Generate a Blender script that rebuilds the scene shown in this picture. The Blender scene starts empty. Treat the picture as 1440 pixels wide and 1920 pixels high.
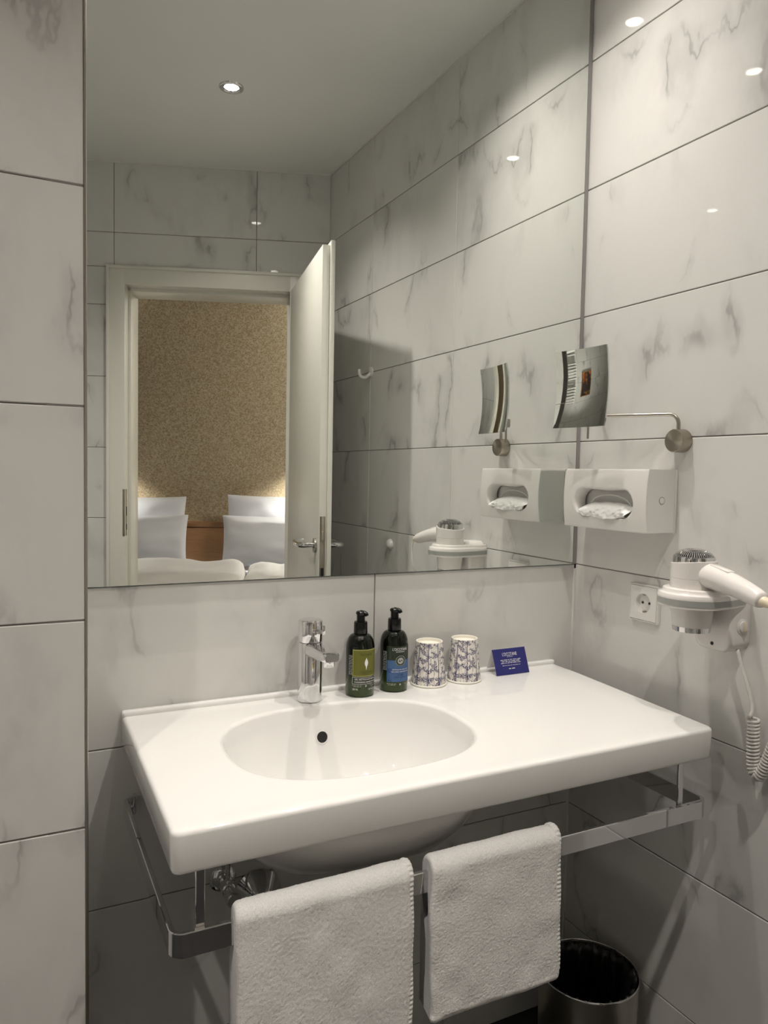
import bpy, bmesh, math, random
import numpy as np
from mathutils import Vector, Matrix
random.seed(7); rng = np.random.default_rng(11)
PI = math.pi
SC = bpy.context.scene
C = bpy.context.collection

# ---------------------------------------------------------------- camera, world, exposure
cam_d = bpy.data.cameras.new('camera'); cam = bpy.data.objects.new('camera', cam_d); C.objects.link(cam)
cam_d.sensor_fit = 'VERTICAL'; cam_d.sensor_height = 36.0; cam_d.lens = 1398.36 / 1920 * 36.0
cam_d.clip_start = 0.02
_yaw, _pitch, _roll = 0.4652, -0.0532, 0.0186
_f = Vector((math.sin(_yaw)*math.cos(_pitch), math.cos(_yaw)*math.cos(_pitch), math.sin(_pitch)))
_r0 = Vector((math.cos(_yaw), -math.sin(_yaw), 0)); _u0 = _r0.cross(_f)
_r = math.cos(_roll)*_r0 + math.sin(_roll)*_u0; _u = -math.sin(_roll)*_r0 + math.cos(_roll)*_u0
cam.matrix_world = Matrix(((_r.x, _u.x, -_f.x, -1.245), (_r.y, _u.y, -_f.y, -1.424), (_r.z, _u.z, -_f.z, 1.3273), (0, 0, 0, 1)))
SC.camera = cam
world = bpy.data.worlds.new('night'); SC.world = world; world.use_nodes = True
world.node_tree.nodes['Background'].inputs[0].default_value = (0.02, 0.022, 0.03, 1)
world.node_tree.nodes['Background'].inputs[1].default_value = 0.02
SC.view_settings.view_transform = 'Standard'; SC.view_settings.look = 'None'
SC.view_settings.gamma = 1.0; SC.view_settings.use_curve_mapping = False
SC.view_settings.exposure = 0.46
SC.cycles.use_light_tree = False; SC.cycles.max_bounces = 10; SC.cycles.diffuse_bounces = 4; SC.cycles.glossy_bounces = 8; SC.cycles.transmission_bounces = 2
SC.cycles.caustics_refractive = False; SC.cycles.use_adaptive_sampling = True; SC.cycles.adaptive_threshold = .06
SC.cycles.sample_clamp_indirect = 6.0
SPOT_W = 16.5            # watts of the beam of each recessed ceiling spot
SPILL_W = 7.5           # and of the wide spill around it
BED_W = 60.0              # watts of each bedroom wall lamp
FILL_W = 34.0            # watts of the unseen fill lamp added in the bedroom
LAMP_COL = (1.0, 0.935, 0.86)

# ---------------------------------------------------------------- materials
MATS = {}
def mat(name, color=(.8, .8, .8), rough=.5, metal=0.0, coat=0.0, trans=0.0, ior=1.5, emis=None, estr=0, spec=.5, sheen=0):
    m = bpy.data.materials.new(name); m.use_nodes = True
    b = m.node_tree.nodes['Principled BSDF']
    b.inputs['Base Color'].default_value = (*color, 1); b.inputs['Roughness'].default_value = rough
    b.inputs['Metallic'].default_value = metal; b.inputs['Coat Weight'].default_value = coat
    b.inputs['Transmission Weight'].default_value = trans; b.inputs['IOR'].default_value = ior
    b.inputs['Specular IOR Level'].default_value = spec; b.inputs['Sheen Weight'].default_value = sheen
    if emis: b.inputs['Emission Color'].default_value = (*emis, 1); b.inputs['Emission Strength'].default_value = estr
    MATS[name] = m; return m
class NT:
    def __init__(s, m): s.t = m.node_tree; s.b = s.t.nodes['Principled BSDF']
    def n(s, typ, ins=None, **kw):
        x = s.t.nodes.new(typ)
        for k, v in kw.items(): setattr(x, k, v)
        for k, v in (ins or {}).items():
            if isinstance(v, bpy.types.NodeSocket): s.t.links.new(v, x.inputs[k])
            else: x.inputs[k].default_value = v
        return x
    def math(s, op, a, b=0.0, c=0.0, clamp=False): return s.n('ShaderNodeMath', {0: a, 1: b, 2: c}, operation=op, use_clamp=clamp).outputs[0]
    def vmath(s, op, a, b=(0, 0, 0)): return s.n('ShaderNodeVectorMath', {0: a, 1: b}, operation=op).outputs[0]
    def noise(s, v, scale, detail=2.0, rough=.5): return s.n('ShaderNodeTexNoise', {'Vector': v, 'Scale': scale, 'Detail': detail, 'Roughness': rough}).outputs[0]
    def step(s, v, a, b): return s.n('ShaderNodeMapRange', {'Value': v, 'From Min': a, 'From Max': b}, interpolation_type='SMOOTHSTEP').outputs[0]
    def mix(s, f, a, b):
        x = s.t.nodes.new('ShaderNodeMix'); x.data_type = 'RGBA'
        for i, v in ((0, f), (6, a), (7, b)):
            if isinstance(v, bpy.types.NodeSocket): s.t.links.new(v, x.inputs[i])
            else: x.inputs[i].default_value = v if i == 0 else (*v, 1)
        return x.outputs[2]
    def set(s, k, v): s.t.links.new(v, s.b.inputs[k])
    def bump(s, h, strength=.3, dist=.001): s.set('Normal', s.n('ShaderNodeBump', {'Height': h, 'Strength': strength, 'Distance': dist}).outputs[0])
def coords(t, which='Object'): return t.n('ShaderNodeTexCoord').outputs[which]

def marble(name, base, vein, rough, mottle):
    m = mat(name, base, rough, ior=1.5); t = NT(m)
    rnd = t.n('ShaderNodeObjectInfo').outputs['Random']
    off = t.n('ShaderNodeCombineXYZ', {0: t.math('MULTIPLY', rnd, 37.0), 1: t.math('MULTIPLY', rnd, 91.0), 2: t.math('MULTIPLY', rnd, 13.0)}).outputs[0]
    p = t.vmath('ADD', coords(t), off)
    rot = t.n('ShaderNodeMapping', {'Vector': p, 'Rotation': (0, 0, .62), 'Scale': (1.0, .48, 1.0)}).outputs[0]
    wv = t.n('ShaderNodeTexNoise', {'Vector': rot, 'Scale': 5.0, 'Detail': 5.0, 'Roughness': .60}).outputs['Color']
    warped = t.vmath('ADD', rot, t.vmath('MULTIPLY', t.vmath('SUBTRACT', wv, (.5, .5, .5)), (.20, .20, .20)))
    n1 = t.noise(warped, 4.2, 1.0, .5)
    d1 = t.math('ABSOLUTE', t.math('SUBTRACT', n1, .5))
    line = t.math('SUBTRACT', 1.0, t.step(d1, 0.0, .014))
    soft = t.math('SUBTRACT', 1.0, t.step(d1, 0.0, .085))
    mask = t.step(t.noise(p, 5.6, 2.0, .5), .45, .64)
    cloud = t.step(t.noise(warped, 4.5, 4.0, .6), .50, .80)
    amt = t.math('MULTIPLY', t.math('ADD', t.math('MULTIPLY', line, .44), t.math('MULTIPLY', soft, .28)), mask)
    amt = t.math('ADD', amt, t.math('MULTIPLY', cloud, mottle), clamp=True)
    t.set('Base Color', t.mix(amt, base, vein))
    return m
marble('marble_tile', (.705, .698, .672), (.31, .307, .30), .03, .24)
marble('slate_tile', (.022, .021, .021), (.05, .05, .05), .35, .3)
mat('grout', (.22, .205, .19), .9)
mat('dark_grout', (.03, .03, .03), .9)
mat('ceiling_paint', (.88, .875, .845), .85)
mat('silicone', (.30, .29, .28), .4)
mat('white_joint', (.75, .74, .70), .6)
mat('mirror_silver', (.885, .91, .885), 0.0, 1.0)
mat('mirror_edge', (.10, .13, .12), .2, .3)
mat('ceramic', (.86, .85, .83), .03, coat=.3)
mat('chrome', (.78, .78, .79), .05, 1.0)
mat('dark_hole', (.012, .011, .010), .7)
m = mat('brushed_steel', (.46, .43, .38), .28, 1.0); t = NT(m)
t.bump(t.noise(t.n('ShaderNodeMapping', {'Vector': coords(t), 'Scale': (40, 40, 900)}).outputs[0], 3, 2), .15, .0004)
m = mat('turned_steel', (.42, .38, .32), .33, 1.0); t = NT(m)
m.node_tree.nodes['Principled BSDF'].inputs['Anisotropic'].default_value = .85
tg = t.n('ShaderNodeTangent', direction_type='RADIAL', axis='X'); t.set('Tangent', tg.outputs[0])
mat('plastic_white', (.78, .765, .735), .28)
mat('plastic_gloss', (.80, .765, .74), .16)
mat('plastic_grey', (.36, .37, .35), .4)
mat('plastic_cream', (.80, .70, .52), .35)
mat('plastic_black', (.004, .004, .004), .22, spec=.35)
mat('rubber_cord', (.72, .70, .66), .4)
mat('paper_tissue', (.90, .90, .88), .8)
mat('door_white', (.76, .745, .68), .32)
mat('linen', (.80, .81, .86), .85, sheen=.2)
mat('quilt', (.72, .70, .69), .9, sheen=.2)
mat('radiator_white', (.82, .82, .80), .3)
mat('carpet', (.16, .13, .11), 1.0)
mat('plaster', (.55, .50, .42), .9)
mat('bulb', (1, 1, 1), .4, emis=(1.0, .93, .84), estr=60)
mat('lamp_glow', (.9, .85, .75), .7, emis=(1.0, .82, .58), estr=3)
mat('navy_card', (.020, .022, .155), .45)
mat('card_white', (.80, .78, .78), .6)
mat('ink_white', (.85, .85, .86), .6)
mat('ink_dark', (.05, .06, .012), .6)
mat('ink_navy', (.025, .04, .10), .6)
mat('ink_grey', (.42, .44, .40), .6)
mat('label_lime', (.135, .135, .012), .5)
mat('label_lime_edge', (.34, .35, .11), .5)
mat('label_blue', (.055, .13, .29), .5)
mat('label_blue_deep', (.035, .09, .24), .5)
mat('label_green', (.010, .022, .007), .3)
mat('bin_bag', (.012, .012, .013), .32)
m = mat('bottle_green', (.020, .032, .006), .06, ior=1.45); t = NT(m)
z = t.n('ShaderNodeSeparateXYZ', {0: coords(t)}).outputs[2]
t.set('Base Color', t.mix(t.step(z, .012, .060), (.028, .050, .006), (.0025, .004, .002)))
m = mat('towel_cotton', (.83, .80, .775), .95, sheen=.4); t = NT(m)
n = t.noise(coords(t), 800, 2, .7)
t.set('Base Color', t.mix(t.step(n, .35, .65), (.76, .74, .72), (.94, .925, .905))); t.bump(n, .5, .0015)
m = mat('oak', (.30, .16, .07), .45); t = NT(m)
n = t.noise(t.n('ShaderNodeMapping', {'Vector': coords(t), 'Scale': (6, 6, 60)}).outputs[0], 2, 4)
t.set('Base Color', t.mix(n, (.23, .115, .045), (.36, .20, .09)))
m = mat('gold_paper', (.4, .3, .15), .5, .15); t = NT(m)
co = coords(t)
v = t.n('ShaderNodeTexVoronoi', {'Vector': co, 'Scale': 135.0}, feature='F1').outputs['Color']
lum = t.n('ShaderNodeSeparateXYZ', {0: v}).outputs[0]
t.set('Base Color', t.mix(lum, (.27, .205, .115), (.52, .44, .315)))
t.set('Roughness', t.math('MULTIPLY_ADD', lum, .25, .42))
for n_ in ('bulb', 'lamp_glow'): MATS[n_].cycles.emission_sampling = 'NONE'
# toile print of the paper cups: UV u runs round, v up
m = mat('toile_paper', (.86, .82, .74), .6); t = NT(m)
uv = coords(t, 'UV')
st = t.noise(t.n('ShaderNodeMapping', {'Vector': uv, 'Scale': (60, 2.2, 1)}).outputs[0], 1.0, 2, .6)
fine = t.noise(t.n('ShaderNodeMapping', {'Vector': uv, 'Scale': (90, 60, 1)}).outputs[0], 1.0, 3, .7)
blob = t.noise(t.n('ShaderNodeMapping', {'Vector': uv, 'Scale': (17, 9, 1)}).outputs[0], 1.0, 1, .5)
uu = t.n('ShaderNodeSeparateXYZ', {0: uv}).outputs[0]
wob = t.math('MULTIPLY', t.math('SUBTRACT', t.noise(t.n('ShaderNodeMapping', {'Vector': uv, 'Scale': (1, 7, 1)}).outputs[0], 2.0, 2), .5), .02)
fr = t.math('FRACT', t.math('MULTIPLY', t.math('ADD', uu, wob), 9.0))
stem = t.math('SUBTRACT', 1.0, t.step(t.math('ABSOLUTE', t.math('SUBTRACT', fr, .5)), .025, .07))
leaves = t.math('MULTIPLY', t.step(blob, .47, .55), t.step(fine, .45, .50))
streak = t.math('MULTIPLY', t.step(st, .48, .58), t.math('MULTIPLY', t.step(fine, .42, .55), .60))
ink = t.math('MAXIMUM', t.math('MAXIMUM', t.math('MULTIPLY', stem, .85), leaves), streak)
t.set('Base Color', t.mix(ink, (.86, .82, .75), (.022, .022, .11)))
mat('cup_paper', (.86, .83, .74), .65)
# painting: warm abstract shapes on dark ground
m = mat('canvas_paint', (.1, .05, .03), .6); t = NT(m)
co = coords(t)
n1 = t.noise(co, 4.5, 2); n2 = t.noise(co, 9, 3)
c1 = t.mix(t.step(n1, .46, .54), (.035, .022, .02), (.42, .12, .02))
t.set('Base Color', t.mix(t.step(n2, .58, .64), c1, (.35, .22, .05)))

# ---------------------------------------------------------------- helpers
WM = {}
def link(o): C.objects.link(o); return o
def tag(o, label=None, cat=None, group=None, kind=None):
    for k, v in (('label', label), ('category', cat), ('group', group), ('kind', kind)):
        if v: o[k] = v
    return o
def thing(name, label, cat, loc=(0, 0, 0), group=None, kind=None):
    o = link(bpy.data.objects.new(name, None)); o.location = loc; o.empty_display_size = .05
    WM[o.name] = Matrix.Translation(Vector(loc)); return tag(o, label, cat, group, kind)
def obj(name, bm, m, parent=None, smooth=True, angle=40, label=None, loc=None):
    """bm in world coordinates -> a mesh object; origin at its parent's (or at loc)"""
    me = bpy.data.meshes.new(name)
    if isinstance(bm, bmesh.types.BMesh):
        bmesh.ops.recalc_face_normals(bm, faces=bm.faces[:])
        bm.to_mesh(me); bm.free()
    else: me.from_pydata(*bm); me.update()
    o = link(bpy.data.objects.new(name, me)); me.materials.append(MATS[m])
    if smooth:
        me.polygons.foreach_set('use_smooth', [True]*len(me.polygons))
        if angle: me.set_sharp_from_angle(angle=math.radians(angle))
    if parent is not None:
        W = WM.get(parent.name, Matrix()); me.transform(W.inverted()); o.parent = parent; WM[o.name] = W
    elif loc is not None:
        W = Matrix.Translation(Vector(loc)); me.transform(W.inverted()); o.location = loc; WM[o.name] = W
    else: WM[o.name] = Matrix()
    if label: o['label'] = label
    return o
def newbm(): return bmesh.new()
def box(lo, hi, r=0, seg=2, bm=None, M=None):
    own = bmesh.new()
    bmesh.ops.create_cube(own, size=1.0)
    for v in own.verts: v.co = Vector([lo[i] + (hi[i]-lo[i])*(v.co[i]+.5) for i in range(3)])
    if r: bmesh.ops.bevel(own, geom=own.edges[:], offset=r, segments=seg, profile=.5, affect='EDGES')
    if M is not None: bmesh.ops.transform(own, matrix=M, verts=own.verts[:])
    return merge(bm, own)
def merge(bm, own):
    if bm is None: return own
    me = bpy.data.meshes.new('tmp'); own.to_mesh(me); own.free(); bm.from_mesh(me); bpy.data.meshes.remove(me); return bm
def loft(rings, closed=True, cap0=False, cap1=False, bm=None):
    bm = bm or bmesh.new(); V = [[bm.verts.new(p) for p in r] for r in rings]
    n = len(rings[0])
    for a, b in zip(V, V[1:]):
        for i in range(n if closed else n-1):
            j = (i+1) % n
            if len({a[i], a[j], b[j], b[i]}) == 4: bm.faces.new((a[i], a[j], b[j], b[i]))
    if cap0: bm.faces.new(V[0][::-1])
    if cap1: bm.faces.new(V[-1])
    return bm
def lathe(profile, c=(0, 0, 0), n=48, axis='Z', bm=None, cap0=True, cap1=True, uv=False):
    """profile [(r, h)] round a vertical axis through c (axis X/Y: h runs along that axis)"""
    def pt(r, h, a):
        if axis == 'Z': return Vector((c[0]+r*math.cos(a), c[1]+r*math.sin(a), c[2]+h))
        if axis == 'X': return Vector((c[0]+h, c[1]+r*math.cos(a), c[2]+r*math.sin(a)))
        return Vector((c[0]+r*math.cos(a), c[1]+h, c[2]+r*math.sin(a)))
    rings = [[pt(max(r, 1e-5), h, 2*PI*i/n) for i in range(n)] for r, h in profile]
    return loft(rings, True, cap0, cap1, bm)
def frames(pts):
    P = [Vector(p) for p in pts]; T = []
    for i in range(len(P)): T.append((P[min(i+1, len(P)-1)]-P[max(i-1, 0)]).normalized())
    up = Vector((0, 0, 1)) if abs(T[0].z) < .9 else Vector((1, 0, 0))
    N = [(up - T[0]*up.dot(T[0])).normalized()]
    for i in range(1, len(P)):
        v = N[-1] - T[i]*N[-1].dot(T[i]); N.append(v.normalized())
    return P, T, N
def tube(pts, rad, n=12, bm=None, caps=True):
    P, T, N = frames(pts)
    R = rad if isinstance(rad, (list, tuple)) else [rad]*len(P)
    rings = []
    for p, t_, nn, r in zip(P, T, N, R):
        b = t_.cross(nn); rings.append([p + (nn*math.cos(a)+b*math.sin(a))*r for a in [2*PI*i/n for i in range(n)]])
    return loft(rings, True, caps, caps, bm)
def spline(pts, k=12):
    P = [Vector(p) for p in pts]; Q = [2*P[0]-P[1]] + P + [2*P[-1]-P[-2]]; out = []
    for i in range(1, len(Q)-2):
        for j in range(k):
            t_ = j/k; a, b, c, d = Q[i-1], Q[i], Q[i+1], Q[i+2]
            out.append(.5*((2*b)+(c-a)*t_+(2*a-5*b+4*c-d)*t_*t_+(3*b-a-3*c+d)*t_**3))
    return out + [P[-1]]
def rrect(w, h, r, n=8):
    """rounded rectangle outline (2D, centred)"""
    o = []
    for cx, cy, a0 in ((w/2-r, h/2-r, 0), (-w/2+r, h/2-r, PI/2), (-w/2+r, -h/2+r, PI), (w/2-r, -h/2+r, 1.5*PI)):
        for i in range(n+1): a = a0+PI/2*i/n; o.append((cx+r*math.cos(a), cy+r*math.sin(a)))
    return o
def struct(name, bm, m, parent=None, smooth=False):
    o = obj(name, bm, m, parent, smooth, 30); o['kind'] = 'structure'; return o
def text_mesh(body, size, width=None):
    cu = bpy.data.curves.new('lettering', 'FONT'); cu.body = body; cu.size = size; cu.align_x = 'CENTER'; cu.align_y = 'CENTER'
    cu.resolution_u = 3
    o = bpy.data.objects.new('lettering', cu); me = bpy.data.meshes.new_from_object(o)
    V = np.array([v.co[:2] for v in me.vertices]); F = [tuple(p.vertices) for p in me.polygons]
    bpy.data.objects.remove(o); bpy.data.curves.remove(cu); bpy.data.meshes.remove(me)
    if len(V) == 0: return V, F
    V -= (V.min(0)+V.max(0))/2
    if width: V[:, 0] *= width/(V[:, 0].max()-V[:, 0].min())
    return V, F
def dashes(width, h, nwords, seed):
    """a line of print too small to read: short word-like strokes"""
    r = random.Random(seed); W = [r.uniform(.5, 1.5) for _ in range(nwords)]; gap = .22; s = width/(sum(W)+gap*(nwords-1)); x = -width/2; V = []; F = []
    for w in W:
        k = max(2, int(w*s/(h*.75)))
        for i in range(k):
            a = x+w*s*i/k; b = a+w*s/k*.72; hh = h*r.choice((.32, .32, .5))
            n = len(V); V += [(a, -h*.32), (b, -h*.32), (b, hh), (a, hh)]; F.append((n, n+1, n+2, n+3))
        x += (w+gap)*s
    return np.array(V), F

# ---------------------------------------------------------------- setting: tiled walls
J = .0022                       # joint width
ZR = [0.0] + [.2108+.3*k for k in range(8)] + [2.60]
TILE_CACHE = {}
def tile_mesh(w, h, m='marble_tile', th=.008):
    k = (round(w, 4), round(h, 4), m)
    if k not in TILE_CACHE:
        bm = box((-w/2, -h/2, -th), (w/2, h/2, 0), .0012, 1)
        me = bpy.data.meshes.new('tile'); bm.to_mesh(me); bm.free(); me.materials.append(MATS[m]); TILE_CACHE[k] = me
    return TILE_CACHE[k]
def tile_wall(name, origin, along, normal, cols, rows, hole=None, thick=.06, m='marble_tile', grout='grout', up=(0, 0, 1)):
    """a wall whose finished face passes through origin; cols are positions along it, rows heights; hole = (a0, a1, z0, z1)"""
    O, A, N, U = Vector(origin), Vector(along).normalized(), Vector(normal).normalized(), Vector(up)
    bm = bmesh.new()
    def slab(a0, a1, z0, z1):
        vs = [O+A*a+U*z_+N*n for n in (-.0022, -thick) for a, z_ in ((a0, z0), (a1, z0), (a1, z1), (a0, z1))]
        V = [bm.verts.new(v) for v in vs]
        for f in ((0, 1, 2, 3), (4, 7, 6, 5), (0, 4, 5, 1), (1, 5, 6, 2), (2, 6, 7, 3), (3, 7, 4, 0)): bm.faces.new([V[i] for i in f])
    c0, c1, z0, z1 = cols[0], cols[-1], rows[0], rows[-1]
    if hole:
        h0, h1, hz0, hz1 = hole
        slab(c0, h0, z0, z1); slab(h1, c1, z0, z1); slab(h0, h1, hz1, z1)
    else: slab(c0, c1, z0, z1)
    w = struct(name, bm, grout)
    R = Matrix((A, U, N)).transposed().to_4x4()
    for a0, a1 in zip(cols, cols[1:]):
        for b0, b1 in zip(rows, rows[1:]):
            rects = [(a0, a1, b0, b1)]
            if hole and a1 > h0 and a0 < h1 and b0 < hz1:
                rects = []
                if b1 > hz1: rects.append((a0, a1, hz1, b1)); top = hz1
                else: top = b1
                if a0 < h0: rects.append((a0, h0, b0, top))
                if a1 > h1: rects.append((h1, a1, b0, top))
                if b1 > hz1 and a0 < h0: rects = [(a0, a1, hz1, b1), (a0, h0, b0, hz1)]
            for r in rects:
                if r[1]-r[0] < .012 or r[3]-r[2] < .012: continue
                o = link(bpy.data.objects.new('tile', tile_mesh(r[1]-r[0]-J, r[3]-r[2]-J, m)))
                o.matrix_local = Matrix.Translation(O+A*(r[0]+r[1])/2+U*(r[2]+r[3])/2) @ R
                o.parent = w
    return w
XL = -2.35                      # left end of the bathroom
SH_X, SH_Y = -1.1507, -.3045    # corner of the boxed-out shaft
TH = .3547                      # the door wall stands askew
UD = Vector((math.cos(TH), math.sin(TH), 0)); ND = Vector((math.sin(TH), -math.cos(TH), 0))   # along it / away from the bathroom
P0 = Vector((0, -1.634, 0))
def BW(s, d, z_): return P0 + UD*s + ND*d + Vector((0, 0, z_))
tile_wall('wall_back', (0, 0, 0), (1, 0, 0), (0, -1, 0), [SH_X, -.5486, 0], ZR)
tile_wall('wall_right', (0, 0, 0), (0, -1, 0), (-1, 0, 0), [0, .604, 1.206, 1.70], ZR)
tile_wall('wall_shaft', (0, SH_Y, 0), (1, 0, 0), (0, -1, 0), [XL, -1.7507, SH_X], ZR, thick=.05)
tile_wall('wall_shaft_side', (SH_X, 0, 0), (0, 1, 0), (1, 0, 0), [.001+SH_Y, 0], ZR, thick=.05)
tile_wall('wall_left', (XL, -2.6, 0), (0, 1, 0), (1, 0, 0), [0, .6, 1.2, 1.8, 2.6+SH_Y], ZR)
DX0, DX1, DZ = -.93, -.10, 2.168
tile_wall('wall_front', tuple(P0), tuple(UD), tuple(-ND), [-2.70, -2.1046, -1.5046, -.9046, -.3146, 0], ZR, hole=(DX0, DX1, 0, DZ), thick=.19)
# floor: dark tiles laid on a screed
tile_wall('floor', (XL-.1, -2.75, 0), (1, 0, 0), (0, 0, 1), [0, .35, .95, 1.55, 2.15, -XL+.13], [.0, .35, .65, .95, 1.25, 1.55, 1.85, 2.15, 2.45, 2.78], m='slate_tile', grout='dark_grout', up=(0, 1, 0))
struct('ceiling', box((XL-.1, -2.8, 2.60), (.1, .1, 2.68)), 'ceiling_paint')
struct('trim_1', box((SH_X-.0015, SH_Y-.0015, 0), (SH_X+.0025, SH_Y+.006, 2.6), .0008, 1), 'brushed_steel')
struct('trim_2', box((-.0045, -1.64, 2.5955), (0, 0, 2.60)), 'white_joint')
bm = bmesh.new()
vs = [BW(-2.7, -.0045, 2.5955), BW(0, -.0045, 2.5955), BW(0, 0, 2.5955), BW(-2.7, 0, 2.5955)]
loft([[v for v in vs], [v+Vector((0, 0, .0045)) for v in vs]], True, True, True, bm); struct('trim_3', bm, 'white_joint')
struct('trim_5', box((-.0122, -.0050, 1.1112), (-.0003, 0, 2.5955), .001, 1), 'silicone')
struct('trim_4', box((-.0055, -.0055, 0), (0, 0, 1.1)), 'white_joint')

# ---------------------------------------------------------------- recessed ceiling spots
def spot(x, y, label, k=1.0):
    T = thing('ceiling_spot', label, 'ceiling light', (x, y, 2.60), 'recessed ceiling spots')
    c = (x, y, 2.60)
    obj('trim_ring', lathe([(.0245, 0), (.0265, -.003), (.034, -.005), (.040, -.003), (.0415, 0)], c, 40, cap0=False, cap1=False), 'chrome', T)
    obj('bulb', lathe([(.001, -.002), (.011, -.002), (.019, -.0015), (.0225, -.0008), (.0230, 0)], c, 32), 'bulb', T)
    for w_, deg, bl in ((SPOT_W, 92, 1.0), (SPILL_W, 124, .55)):
        ld = bpy.data.lights.new('spot_light', 'SPOT'); ld.energy = w_*k; ld.color = LAMP_COL
        ld.spot_size = math.radians(deg); ld.spot_blend = bl; ld.shadow_soft_size = .018
        lo = link(bpy.data.objects.new('spot_light', ld)); lo.parent = T; lo.location = (0, 0, -.012)
spot(-.327, -.215, 'recessed ceiling spot nearest the corner of mirror and right wall', 1.1)
spot(-.843, -.228, 'recessed ceiling spot above the basin beside the boxed-out shaft', .65)
spot(-.575, -1.115, 'recessed ceiling spot mirrored alone in the middle of the ceiling', 1.7)
spot(-1.75, -1.135, 'recessed ceiling spot at the far left of the bathroom', 2.1)

# ---------------------------------------------------------------- wall mirror
T = thing('wall_mirror', 'large frameless wall mirror above the washbasin', 'mirror', (-.58, 0, 1.1117))
obj('glass', box((-1.1475, -.006, 1.1117), (-.0135, -.0025, 2.5945)), 'mirror_silver', T, False)
obj('backing', box((-1.1485, -.0055, 1.1108), (-.0125, .0, 2.595)), 'mirror_edge', T, False)

# ---------------------------------------------------------------- washbasin
BX0, BX1, BY0 = -1.0645, -.0675, -.478
BC = Vector((-.712, -.250)); BA, BB, BN = .222, .162, 2.55        # bowl: centre, half axes, superellipse power
def ztop(y): return .872 if y > -.10 else .872 + (y+.10)/.378*.0105
def outer(ang, inset, rc):
    """where a ray from the bowl centre meets the rounded outline of the slab"""
    x0, x1, y0, y1 = BX0+inset, BX1-inset, BY0+inset, 0
    d = Vector((math.cos(ang), math.sin(ang)))
    tt = min([((x1 if d.x > 0 else x0)-BC.x)/d.x if abs(d.x) > 1e-9 else 9, ((y1 if d.y > 0 else y0)-BC.y)/d.y if abs(d.y) > 1e-9 else 9])
    p = BC + d*tt
    r = max(rc-inset, .004)
    for cx, cy, sx, sy in ((x0+r, y0+r, -1, -1), (x1-r, y0+r, 1, -1)):
        if (p.x-cx)*sx > 0 and (p.y-cy)*sy > 0:
            f = Vector((cx, cy))-BC; b = d.dot(f); c_ = f.length_squared-r*r; disc = b*b-c_
            if disc > 0: p = BC + d*(b+math.sqrt(disc))
    return p
def bowl(ang, k):
    c, s_ = math.cos(ang), math.sin(ang); r = (abs(c/BA)**BN + abs(s_/BB)**BN)**(-1/BN)
    return BC + Vector((c, s_))*r*k
angs = [2*PI*i/200 for i in range(200)]
for cx, cy in ((BX0, BY0), (BX1, BY0), (BX0, 0), (BX1, 0)):
    a = math.atan2(cy-BC.y, cx-BC.x); angs += [a+da for da in (-.03, -.024, -.018, -.012, -.008, -.004, 0, .004, .008, .012, .018, .024, .03)]
angs = sorted(a % (2*PI) for a in angs)
DEP = .150
rings = []
def ring(fn): rings.append([Vector(fn(a)) for a in angs])
def bz(k): return -DEP*(1-min(k, 1)**5.5)
for k in (.10, .2, .32, .44, .55, .65, .74, .80, .85, .89, .92, .94, .96, .975):
    ring(lambda a, k=k: (*bowl(a, k), ztop(bowl(a, 1).y) - .008 + bz(k)))
for q in range(1, 7):        # rolled lip of the bowl
    f = q/6*PI/2
    ring(lambda a, f=f: (*bowl(a, .985+.045*(1-math.cos(f))), ztop(bowl(a, 1).y) - .0075*(1-math.sin(f))))
for k in (.04, .1, .2, .35, .5, .7, .85, 1.0):
    def fl(a, k=k):
        p = bowl(a, 1.03).lerp(outer(a, .007, .014), k); return (p.x, p.y, ztop(p.y))
    ring(fl)
for q in range(1, 6):
    f = q/5*PI/2
    def ed(a, f=f):
        p = outer(a, .007*(1-math.sin(f)), .014); return (p.x, p.y, ztop(p.y) - .007*(1-math.cos(f)))
    ring(ed)
def zbot(y): return ztop(y)-.058
ring(lambda a: (*outer(a, .001, .014), zbot(outer(a, 0, .014).y)+.006))
ring(lambda a: (*outer(a, .003, .014), zbot(outer(a, 0, .014).y)+.001))
ring(lambda a: (*outer(a, .008, .014), zbot(outer(a, 0, .014).y)))
ring(lambda a: (*bowl(a, 1.22).lerp(outer(a, .01, .014), .3 if outer(a, 0, .02).y < -.01 else .2), zbot(-.25)+.004))
for k, dz in ((1.16, 0.0), (1.12, -.02), (1.07, -.05), (.98, -.085), (.84, -.115), (.62, -.137), (.35, -.147), (.12, -.15)):
    ring(lambda a, k=k, dz=dz: (*bowl(a, k), .812+dz*.98))
T = thing('washbasin', 'wide white ceramic washbasin with oval bowl below the mirror', 'washbasin', (-.565, -.24, .812))
basin = obj('basin', loft(rings, True, True, True), 'ceramic', T, True, 50)
obj('upstand', box((BX0-.001, -.017, .868), (BX1+.001, -.0005, .8815), .005, 3), 'ceramic', T)
obj('drain', lathe([(.001, .003), (.022, .004), (.026, .0025), (.030, .001), (.031, -.006)], (BC.x, BC.y, ztop(-.25)-.008-DEP+.001), 32, cap1=False), 'chrome', T)
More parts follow.
